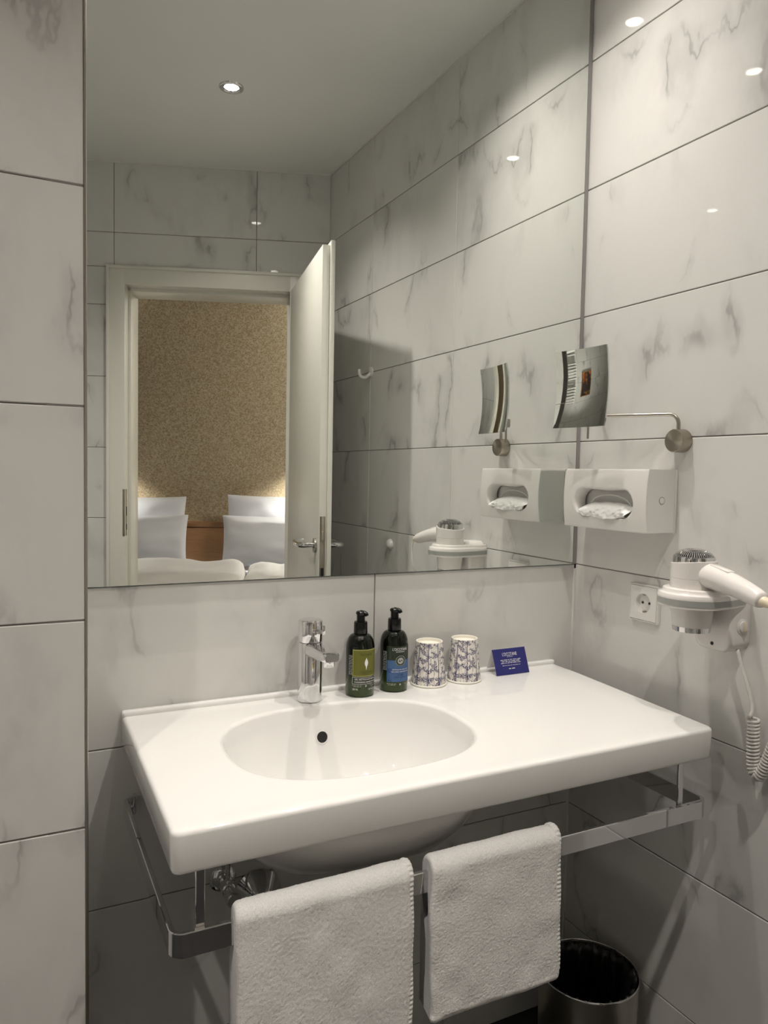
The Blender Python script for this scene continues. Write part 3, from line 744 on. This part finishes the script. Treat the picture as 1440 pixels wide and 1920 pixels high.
def plate(off, wx=0):
    g = []
    for i in range(29):
        for j in range(33):
            u = (i/28*2-1)*(hw+wx); v = (j/32*2-1)*(hh+wx); rr_ = RC-off
            dz = RC - math.sqrt(max(RC*RC-u*u-v*v, 0))
            g.append(tuple(pc + pd*u + Vector((0, 0, v)) + pn*(dz+off-.012)))
    return g
def sheetfaces(o_, flip=False):
    F = []
    for i in range(28):
        for j in range(32): a = o_+i*33+j; f = (a, a+33, a+34, a+1); F.append(f[::-1] if flip else f)
    return F
def slab2(o0, o1, wx):
    V = plate(o0, wx)+plate(o1, wx); n = 29*33; F = sheetfaces(0)+sheetfaces(n, True)
    rim = [i*33 for i in range(29)]+[28*33+j for j in range(1, 33)]+[i*33+32 for i in range(27, -1, -1)]+[j for j in range(31, 0, -1)]
    for a, b in zip(rim, rim[1:]+rim[:1]): F.append((a, b, b+n, a+n))
    return V, [], F
obj('mirror_face', slab2(.0030, .0020, 0), 'mirror_silver', T, True, 30)
obj('rear_shell', slab2(.0019, -.0010, .0004), 'chrome', T, True, 30)
obj('pivot_block', box((-.1265, -.1675, 1.447), (-.1045, -.1505, 1.469), .003, 2), 'brushed_steel', T)
obj('pivot_stub', tube([tuple(pc+pn*-.012+Vector((0, 0, -.052))), (-.118, -.160, 1.460)], .005, 14), 'brushed_steel', T)

# ---------------------------------------------------------------- wall socket
sy, sz = -.2340, 1.0520
T = thing('wall_socket', 'square white power socket between dispenser and hair dryer', 'socket', (0, sy, sz))
n = 64
def sq(i, h_):
    a = 2*PI*i/n+PI/4; c_, s_ = math.cos(a), math.sin(a); k = 1/max(abs(c_), abs(s_)); return h_*c_*k, h_*s_*k
def ci(i, r): a = 2*PI*i/n+PI/4; return r*math.cos(a), r*math.sin(a)
def sring(lst): return [[(x, sy+f_(i, h_)[0], sz+f_(i, h_)[1]) for i in range(n)] for x, f_, h_ in lst]
obj('frame', loft(sring([(-.0003, sq, .0405), (-.0082, sq, .0405), (-.0095, sq, .0396), (-.0095, sq, .0380), (-.0003, sq, .0378)])), 'plastic_white', T, True, 35)
obj('gap_line', loft(sring([(-.0075, sq, .0380), (-.0075, sq, .0368)])), 'plastic_grey', T, False)
ins = obj('insert', loft(sring([(-.0030, sq, .0372), (-.0098, sq, .0372), (-.0105, sq, .0366), (-.0105, ci, .0215), (-.0098, ci, .0207), (-.0008, ci, .0202), (-.0006, ci, .0002)])), 'plastic_white', T, True, 35)
for s_ in (-1, 1):
    obj('pin_hole', lathe([(.0001, -.0022), (.0026, -.0022), (.0028, -.0008)], (0, sy+s_*.0095, sz), 16, 'X'), 'dark_hole', ins)
    obj('earth_clip', box((-.0090, sy-.003, sz+s_*.0186-.0018), (-.0006, sy+.003, sz+s_*.0186+.0018), .0006, 1), 'turned_steel', ins)

# ---------------------------------------------------------------- wall hair dryer
hx, hy = -.0980, -.4400
T = thing('dryer_holder', 'white wall holder with grey band carrying the hair dryer', 'holder', (0, hy, 1.09))
def lobe(r, wh, xw=-.0005):
    """outline: round nose about the dryer axis, straight sides back to the wall"""
    o_ = []
    a1 = PI/2
    for i in range(41): a = PI/2 + PI*i/40; o_.append((hx+r*math.cos(a), hy+r*math.sin(a)))
    y1 = hy-wh; y0 = hy+wh
    for k in (.25, .5, .75, 1): o_.append((hx+(xw-hx)*k, hy-r+(y1-hy+r)*k**2))
    for k in (1, .75, .5, .25): o_.append((hx+(xw-hx)*k, hy+r+(y0-hy-r)*k**2))
    return o_
def lob(z_, r, wh, xw=-.0005): return [(x, y, z_) for x, y in lobe(r, wh, xw)]
obj('collar', loft([lob(1.1045, .0630, .047), lob(1.108, .0632, .047), lob(1.113, .0610, .046), lob(1.1145, .0560, .045), lob(1.1165, .0545, .045), lob(1.121, .0530, .044), lob(1.1225, .0500, .043), lob(1.1225, .044, .040)], True, True, True), 'plastic_gloss', T, True, 40)
obj('band', loft([lob(1.0935, .0632, .0472), lob(1.1046, .0632, .0472)], True, True, True), 'plastic_grey', T, True, 40)
obj('under_rim', loft([lob(1.0880, .0600, .045), lob(1.0895, .0622, .0465), lob(1.0936, .0622, .0465)], True, True, True), 'plastic_gloss', T, True, 40)
bz0 = 1.000; rings = []
for x, ins in ((-.0005, 0), (-.044, 0), (-.049, .0015), (-.0515, .005), (-.0522, .010)):
    w_, h_ = .086-2*ins, .130-2*ins
    pts = []
    for a, b in rrect(w_, h_, .024-ins*.6, 8):
        pts.append((x, hy-.008+a, bz0+.065+b))
    rings.append(pts)
obj('housing', loft(rings, True, True, True), 'plastic_gloss', T, True, 40)
obj('screw', lathe([(.0035, -.0528), (.0033, -.0520), (.001, -.0519)], (0, hy-.010, bz0+.014), 16, 'X'), 'dark_hole', T)
bm = lathe([(.0150, 0), (.0150, .0010), (.0115, .0020), (.0105, .0045), (.009, .0050), (.001, .0052)], (0, 0, 0), 32)
bmesh.ops.transform(bm, matrix=Matrix.Translation((-.0225, hy-.0508, 1.0510)) @ Matrix.Rotation(PI/2, 4, 'X'), verts=bm.verts[:]); rsw = obj('rotary_switch', bm, 'plastic_gloss', T)
obj('switch_grip', box((-.0245, hy-.0590, 1.0420), (-.0205, hy-.0545, 1.0600), .0012, 2), 'plastic_cream', rsw)
T = thing('hair_dryer', 'white hair dryer with chrome grille resting upright in its holder', 'hair dryer', (hx, hy, 1.04))
n = 64; slant = lambda y: 1.1700 - (y-hy)*.11
rings = []
for r, z_ in ((.0345, 1.050), (.0370, 1.075), (.0400, 1.105), (.0412, 1.125), (.0412, 1.1398), (.0406, 1.1402), (.0406, 1.1408), (.0412, 1.1412)):
    rings.append([(hx+r*math.cos(2*PI*i/n), hy+r*math.sin(2*PI*i/n), z_) for i in range(n)])
for r, dz in ((.0412, 0), (.0405, .0008), (.039, .0006)):
    rings.append([(hx+r*math.cos(2*PI*i/n), hy+r*math.sin(2*PI*i/n), slant(hy+r*math.sin(2*PI*i/n))+dz) for i in range(n)])
obj('barrel', loft(rings, True, True, True), 'plastic_gloss', T, True, 35)
obj('nozzle_ring', lathe([(.0335, 1.0405), (.0343, 1.0410), (.0348, 1.0500), (.033, 1.0502), (.0315, 1.045)], (hx, hy, 0), n), 'chrome', T, True, 35)
gband = obj('grille_band', lathe([(.0376, 1.160), (.0376, 1.1790), (.0366, 1.1810), (.034, 1.1818)], (hx, hy, 0), n), 'chrome', T, True, 35)
obj('grille_core', lathe([(.0335, 1.1800), (.030, 1.1850), (.020, 1.1905), (.001, 1.1925)], (hx, hy, 0), 40), 'dark_hole', T)
fb = box((-.0007, 0, -.0010), (.0007, 1, .0010)); fb.free()
for k in range(52):
    a = 2*PI*k/52; c_, s_ = math.cos(a), math.sin(a)
    P = [(hx+r*c_, hy+r*s_, z_) for r, z_ in ((.0355, 1.1805), (.0310, 1.1858), (.0240, 1.1904), (.0150, 1.1936))]
    obj('grille_fin', tube(P, .00095, 6), 'chrome', gband, True, 0)
obj('grille_cap', lathe([(.0160, 1.1925), (.0160, 1.1940), (.0140, 1.1955), (.001, 1.1962)], (hx, hy, 0), 32), 'chrome', T)
hp = [Vector((hx-.001, hy-.022, 1.1500)), Vector((hx-.004, hy-.050, 1.1475)), Vector((hx-.008, hy-.085, 1.1420)), Vector((hx-.013, hy-.120, 1.1345)), Vector((hx-.018, hy-.150, 1.1265)), Vector((hx-.020, hy-.162, 1.1235))]
hs = spline(hp, 6); K = len(hs); rads = [.0235-.0105*(i/(K-1))**1.4 for i in range(K)]; rads[-1] = .009; rads[-2] = .0112
hnd = obj('handle', tube(hs, rads, 28), 'plastic_gloss', T, True, 0)
dirh = (hp[3]-hp[1]).normalized(); q_ = dirh.to_track_quat('Y', 'Z').to_matrix().to_4x4(); q_.translation = hp[2]*.5+hp[1]*.5+Vector((0, 0, .0205))
bm = box((-.008, -.022, -.002), (.008, .022, .0022), .0015, 2); bmesh.ops.transform(bm, matrix=q_, verts=bm.verts[:]); obj('slide_switch', bm, 'plastic_gloss', hnd)
obj('strain_relief', tube([hp[-1]-Vector((0, -.006, 0)), hp[-1]+Vector((-.0012, -.010, -.002)), hp[-1]+Vector((-.002, -.017, -.006))], [.0098, .0085, .0055], 16), 'plastic_cream', T)
# coiled cord: from the handle tip, down, round and up to the holder
tip = hp[-1]+Vector((-.002, -.018, -.006))
cl = spline([(-.052, -.605, .950), (-.040, -.590, .900), (-.033, -.572, .850), (-.031, -.553, .800), (-.030, -.5420, .7865), (-.030, -.5325, .800), (-.030, -.530, .840), (-.030, -.5285, .890)], 40)
Pc, Tc, Nc = frames(cl); L_ = 0; hel = []
cum = [0]
for a, b in zip(Pc, Pc[1:]): cum.append(cum[-1]+(b-a).length)
tot = cum[-1]; turns = tot/.0066; steps = int(turns*14); j = 0
for s_ in range(steps+1):
    d = tot*s_/steps
    while j < len(cum)-2 and cum[j+1] < d: j += 1
    f = (d-cum[j])/max(cum[j+1]-cum[j], 1e-9); p_ = Pc[j].lerp(Pc[j+1], f); nn_ = Nc[j].lerp(Nc[j+1], f); bb = Tc[j].cross(nn_); a = 2*PI*turns*s_/steps
    hel.append(p_+(nn_*math.cos(a)+bb*math.sin(a))*.0090)
T = thing('coiled_cord', 'white coiled cord hanging from the hair dryer holder', 'cord', (-.03, -.55, .78))
obj('coil', tube(hel, .0028, 8), 'rubber_cord', T, True, 0)
obj('upper_lead', tube(spline([hel[-1], (-.027, -.5225, .905), (-.025, -.513, .935), (-.024, -.499, .968), (-.024, -.4835, 1.0065)], 8), .0034, 10), 'rubber_cord', T, True, 0)
obj('dryer_lead', tube(spline([tip, tip+Vector((-.002, -.006, -.03)), tip+Vector((.006, -.002, -.09)), (-.060, -.612, .985), hel[0]+Vector((0, 0, .010)), hel[0]], 8), .0030, 10), 'rubber_cord', T, True, 0)

# ---------------------------------------------------------------- hook and door bumper on the right wall
T = thing('robe_hook', 'small white robe hook on the right wall near the door', 'hook', (0, -1.2, 1.70))
obj('plate', lathe([(.001, -.0062), (.016, -.006), (.019, -.004), (.0195, -.0004)], (0, -1.2, 1.712), 32, 'X'), 'plastic_white', T)
obj('prong', tube(spline([(-.004, -1.2, 1.705), (-.022, -1.2, 1.690), (-.040, -1.2, 1.690), (-.050, -1.2, 1.700), (-.051, -1.2, 1.718)], 8), .0055, 14), 'plastic_white', T)
o = obj('door_bumper', lathe([(.001, -.016), (.010, -.0145), (.017, -.010), (.0205, -.003), (.0205, -.0004)], (0, -1.010, 1.0640), 36, 'X'), 'plastic_white', None, True, 40, loc=(0, -1.010, 1.064))
tag(o, 'round white door bumper stuck on the right wall', 'door stop')

# ---------------------------------------------------------------- door and frame in the askew wall
T = thing('door_1', 'white door standing open with its white frame, seen in the mirror', None, tuple(BW(-.51, 0, 0)), kind='structure')
def wbox(s0, s1, d0, d1, z0, z1, r=0):
    M = Matrix((UD, -ND, Vector((0, 0, 1)))).transposed().to_4x4(); M.translation = P0
    return box((s0, -d1, z0), (s1, -d0, z1), r, 2, None, M)
for s0, s1, e0, e1 in ((-.934, -.858, -.934, -.921), (-.170, -.094, -.107, -.094)):
    obj('architrave', wbox(s0, s1, -.012, .004, 0, 2.173, .002), 'door_white', T)
    obj('architrave_bead', wbox(e0, e1, -.018, -.010, 0, 2.173, .002), 'door_white', T)
obj('architrave', wbox(-.9335, -.0945, -.0118, .004, 2.095, 2.1728, .002), 'door_white', T)
obj('architrave_bead', wbox(-.9335, -.0945, -.0178, -.010, 2.160, 2.1728, .002), 'door_white', T)
obj('lining', wbox(-.886, -.858, .003, .19, 0, 2.125), 'door_white', T)
obj('lining', wbox(-.170, -.142, .003, .19, 0, 2.125), 'door_white', T)
obj('lining', wbox(-.886, -.142, .003, .19, 2.095, 2.125), 'door_white', T)
for a in ((-.860, -.846, .05, .19, 0, 2.095), (-.182, -.168, .05, .19, 0, 2.095), (-.860, -.168, .05, .19, 2.081, 2.097)): obj('stop', wbox(*a, .001), 'door_white', T)
obj('strike_plate', wbox(-.8595, -.8565, .004, .024, 1.035, 1.235, .0008), 'turned_steel', T)
obj('strike_lip', wbox(-.8665, -.8570, -.0138, -.0115, 1.035, 1.235, .0006), 'turned_steel', T)
obj('strike_slot', wbox(-.8560, -.8555, .009, .019, 1.12, 1.16), 'dark_hole', T); obj('strike_slot', wbox(-.8560, -.8555, .009, .019, 1.06, 1.085), 'dark_hole', T)
Hh = Vector((-.160, -1.688, 0)); Ff = Vector((-.2875, -.997, 0)); LE = (Ff-Hh).normalized(); LT = Vector((LE.y, -LE.x, 0)); LEN = (Ff-Hh).length
def lbox(a0, a1, t0, t1, z0, z1, r=0):
    M = Matrix((LE, LT, Vector((0, 0, 1)))).transposed().to_4x4(); M.translation = Hh
    return box((a0, t0, z0), (a1, t1, z1), r, 2, None, M)
leaf = obj('leaf', lbox(0.012, LEN, 0, .026, .008, 2.098, .001), 'door_white', T)
obj('leaf_lip', lbox(0.0, LEN+.013, .0262, .0415, .008, 2.112, .0015), 'door_white', leaf)
obj('lock_plate', lbox(LEN-.0005, LEN+.0012, .003, .0225, .935, 1.170, .0006), 'turned_steel', leaf)
obj('latch', lbox(LEN+.001, LEN+.010, .007, .019, 1.085, 1.118, .002), 'turned_steel', leaf)
obj('bolt_slot', lbox(LEN+.001, LEN+.0018, .008, .018, .958, .990), 'dark_hole', leaf)
def lpt(a, t_, z_): return Hh+LE*a+LT*t_+Vector((0, 0, z_))
for s_, base in ((-1, 0.0), (1, .0415)):
    f_ = lambda k: base+s_*k
    c0 = lpt(LEN-.055, f_(0), 1.065)
    hb = newbm(); tube([c0, lpt(LEN-.055, f_(.008), 1.065)], .0255, 36, hb); obj('rosette', hb, 'brushed_steel', leaf)
    obj('lever', tube(spline([lpt(LEN-.055, f_(.004), 1.065), lpt(LEN-.055, f_(.035), 1.065), lpt(LEN-.062, f_(.050), 1.065), lpt(LEN-.080, f_(.056), 1.065), lpt(LEN-.150, f_(.056), 1.065), lpt(LEN-.178, f_(.052), 1.066), lpt(LEN-.195, f_(.034), 1.067), lpt(LEN-.200, f_(.020), 1.068)], 8), .0098, 18), 'chrome', leaf)
# light switch on the door wall
T = thing('light_switch', 'white light switch on the wall left of the mirrored door', 'switch', tuple(BW(-1.055, 0, 1.075)))
obj('frame', wbox(-1.0955, -1.0145, -.010, -.0004, 1.0345, 1.1155, .002), 'plastic_white', T)
obj('rocker', wbox(-1.0830, -1.0270, -.014, -.009, 1.047, 1.103, .002), 'plastic_white', T)

# ---------------------------------------------------------------- bedroom beyond the door
def hplane(name, s0, s1, d0, d1, z0, z1, m): return struct(name, wbox(s0, s1, d0, d1, z0, z1), m)
hplane('floor_bedroom', -3.0, 2.0, .19, 2.6, -.08, -.002, 'carpet')
hplane('ceiling_bedroom', -3.0, 2.0, .19, 2.6, 2.600, 2.68, 'ceiling_paint')
hplane('wall_bedroom', -3.0, 2.0, 2.5, 2.58, 0, 2.6, 'gold_paper')
hplane('wall_bedroom_left', -3.06, -3.0, .19, 2.6, 0, 2.6, 'plaster'); hplane('wall_bedroom_right', 2.0, 2.06, .19, 2.6, 0, 2.6, 'plaster')
hplane('threshold', -.886, -.142, 0, .19, -.05, -.0005, 'slate_tile')
T = thing('bed', 'double bed with oak headboard against the golden wall', 'bed', tuple(BW(-.8, 1.4, 0)))
obj('headboard', wbox(-2.0, .30, 2.455, 2.499, .25, .885, .003), 'oak', T); obj('headboard_rail', wbox(-2.0, .30, 2.445, 2.499, .889, .932, .004), 'oak', T)
obj('bed_base', wbox(-1.75, .10, .50, 2.44, .06, .34, .02), 'quilt', T)
obj('mattress', wbox(-1.75, -.83, .50, 2.44, .342, .60, .05), 'linen', T); obj('mattress', wbox(-.82, .10, .50, 2.44, .342, .60, .05), 'linen', T)
def pillow(s, d, z_, w, h, th, tilt, label, seed):
    n = 40; g = []
    nz = smooth_noise(n, n, 6, 6, seed)*.006
    for side in (1, -1):
        for i in range(n):
            for j in range(n):
                u, v = i/(n-1)*2-1, j/(n-1)*2-1
                pin = 1-.06*(1-(abs(u)))*0; f = ((1-u**2)*(1-v**2))**.5
                uu = u*w/2*(1-.03*(1-v*v)); vv = v*h/2*(1-.05*(1-u*u))
                t_ = side*th/2*f + nz[i, j]*(f > 0)
                y = t_*math.cos(tilt)+ (vv+h/2)*math.sin(tilt); zz = (vv+h/2)*math.cos(tilt)-t_*math.sin(tilt)
                g.append(tuple(BW(s+uu, d+y, z_+zz)))
    F = []
    for q in range(2):
        for i in range(n-1):
            for j in range(n-1): a = q*n*n+i*n+j; f = (a, a+n, a+n+1, a+1); F.append(f if q else f[::-1])
    o = obj('pillow', (g, [], F), 'linen', None, True, 0, loc=tuple(BW(s, d, z_)))
    tag(o, label, 'pillow', 'pillows on the bed')
pillow(-1.335, 2.245, .602, .76, .53, .15, .20, 'white pillow leaning against the headboard, back left of the bed', 1)
pillow(-.275, 2.245, .602, .76, .55, .15, .20, 'white pillow leaning against the headboard, back right of the bed', 2)
pillow(-1.295, 2.03, .64, .78, .37, .17, .22, 'white pillow in front of the back left pillow', 3)
pillow(-.275, 2.03, .64, .78, .37, .17, .22, 'white pillow in front of the back right pillow', 4)
def duvet(s0, s1, d0, d1, z_, th, label, seed, crown):
    n = 60; V = []; F = []; nz = smooth_noise(n, n, 5, 7, seed)*.012 + smooth_noise(n, n, 14, 14, seed+1)*.003
    for q in (1, 0):
        for i in range(n):
            for j in range(n):
                u, v = i/(n-1)*2-1, j/(n-1)*2-1; e = ((1-abs(u)**18)*(1-v**12))**.4
                V.append(tuple(BW(s0+(s1-s0)*(u+1)/2, d0+(d1-d0)*(v+1)/2, z_+(th*e+nz[i, j]*e+crown*math.exp(-((v-.80)/.13)**2)*e if q else 0))))
    for q in range(2):
        for i in range(n-1):
            for j in range(n-1): a = q*n*n+i*n+j; f = (a, a+n, a+n+1, a+1); F.append(f if q else f[::-1])
    o = obj('duvet', (V, [], F), 'quilt', None, True, 0, loc=tuple(BW((s0+s1)/2, (d0+d1)/2, z_))); tag(o, label, 'duvet', 'duvets on the bed')
duvet(-1.80, -.475, .45, 1.92, .602, .085, 'white duvet on the left half of the bed', 11, .045)
duvet(-.468, .15, .45, 1.92, .602, .060, 'white duvet on the right half of the bed', 15, .040)
o = obj('pillow_tag', wbox(-1.285, -1.235, 1.925, 1.94, .705, .728, .003), 'plastic_black', None, loc=tuple(BW(-1.26, 1.93, .71))); tag(o, 'small dark box lying by the front left pillow', 'small box')
def wall_lamp(s, z_, label):
    T = thing('wall_lamp', label, 'wall lamp', tuple(BW(s, 2.5, z_)), 'bedside wall lamps')
    c = BW(s, 2.40, z_)
    obj('shade', lathe([(.050, -.09), (.052, -.09), (.052, .09), (.050, .09)], c, 36, cap0=False, cap1=False), 'brushed_steel', T)
    obj('back_plate', wbox(s-.035, s+.035, 2.478, 2.499, z_-.05, z_+.05, .004), 'brushed_steel', T)
    obj('bracket', tube([BW(s, 2.45, z_), BW(s, 2.485, z_)], .010, 12), 'brushed_steel', T)
    obj('bulb', lathe([(.001, -.03), (.015, -.026), (.02, -.01), (.02, .01), (.015, .026), (.001, .03)], c, 20), 'lamp_glow', T)
    for dz, k in ((-.040, 1.0),):
        ld = bpy.data.lights.new('lamp_light', 'POINT'); ld.energy = BED_W*k; ld.color = (1.0, .95, .88); ld.shadow_soft_size = .02
        lo = link(bpy.data.objects.new('lamp_light', ld)); lo.parent = T; lo.location = Vector(c)+Vector((0, 0, dz))-Vector(BW(s, 2.5, z_))
wall_lamp(-.03, 1.50, 'steel bedside wall lamp on the right of the bed')
wall_lamp(-1.62, 1.50, 'steel bedside wall lamp on the left of the bed')

T = thing('unseen_fill_lamp', 'added bedroom fill lamp out of view, with round white shade', 'ceiling light', tuple(BW(.75, 1.3, 2.6)))  # invented lamp, added out of view to brighten the golden wall and bed
c = BW(.75, 1.3, 2.6)
obj('fill_canopy', lathe([(.10, -.001), (.10, -.02), (.06, -.03), (.02, -.032)], c, 40), 'brushed_steel', T)
obj('fill_shade', lathe([(.02, -.03), (.16, -.05), (.19, -.09), (.16, -.125), (.08, -.145), (.001, -.15)], c, 48), 'lamp_glow', T)
ld = bpy.data.lights.new('lamp_light', 'POINT'); ld.energy = FILL_W; ld.color = (1.0, .94, .85); ld.shadow_soft_size = .08
lo = link(bpy.data.objects.new('lamp_light', ld)); lo.parent = T; lo.location = (0, 0, -.26)

# ---------------------------------------------------------------- left end of the bathroom, seen only in the magnifying mirror
T = thing('towel_radiator', 'white ladder towel radiator on the left wall', 'radiator', (XL, -.78, .7))
for y in (-.55, -1.00): obj('upright', tube([(XL+.06, y, .70), (XL+.06, y, 2.0)], .016, 16), 'radiator_white', T)
for g0 in (.74, 1.08, 1.42, 1.76):
    for k in range(6): obj('rung', tube([(XL+.075, -.55, g0+.042*k), (XL+.085, -.775, g0+.042*k), (XL+.075, -1.0, g0+.042*k)], .010, 10), 'radiator_white', T)
for y, z_ in ((-.57, .8), (-.98, .8), (-.57, 1.9), (-.98, 1.9)): obj('wall_bracket', tube([(XL+.0005, y, z_), (XL+.06, y, z_)], .008, 10), 'radiator_white', T)
T = thing('wall_picture', 'framed warm-toned abstract picture on the tiled left wall', 'picture', (XL, -1.38, 1.5))
obj('canvas', box((XL+.001, -1.53, 1.580), (XL+.014, -1.23, 1.920)), 'canvas_paint', T, False)
for a in (((XL+.0005, -1.545, 1.565), (XL+.02, -1.53, 1.935)), ((XL+.0005, -1.23, 1.565), (XL+.02, -1.215, 1.935)), ((XL+.0005, -1.53, 1.565), (XL+.02, -1.23, 1.580)), ((XL+.0005, -1.53, 1.920), (XL+.02, -1.23, 1.935))): obj('picture_frame', box(*a, .001, 1), 'oak', T)
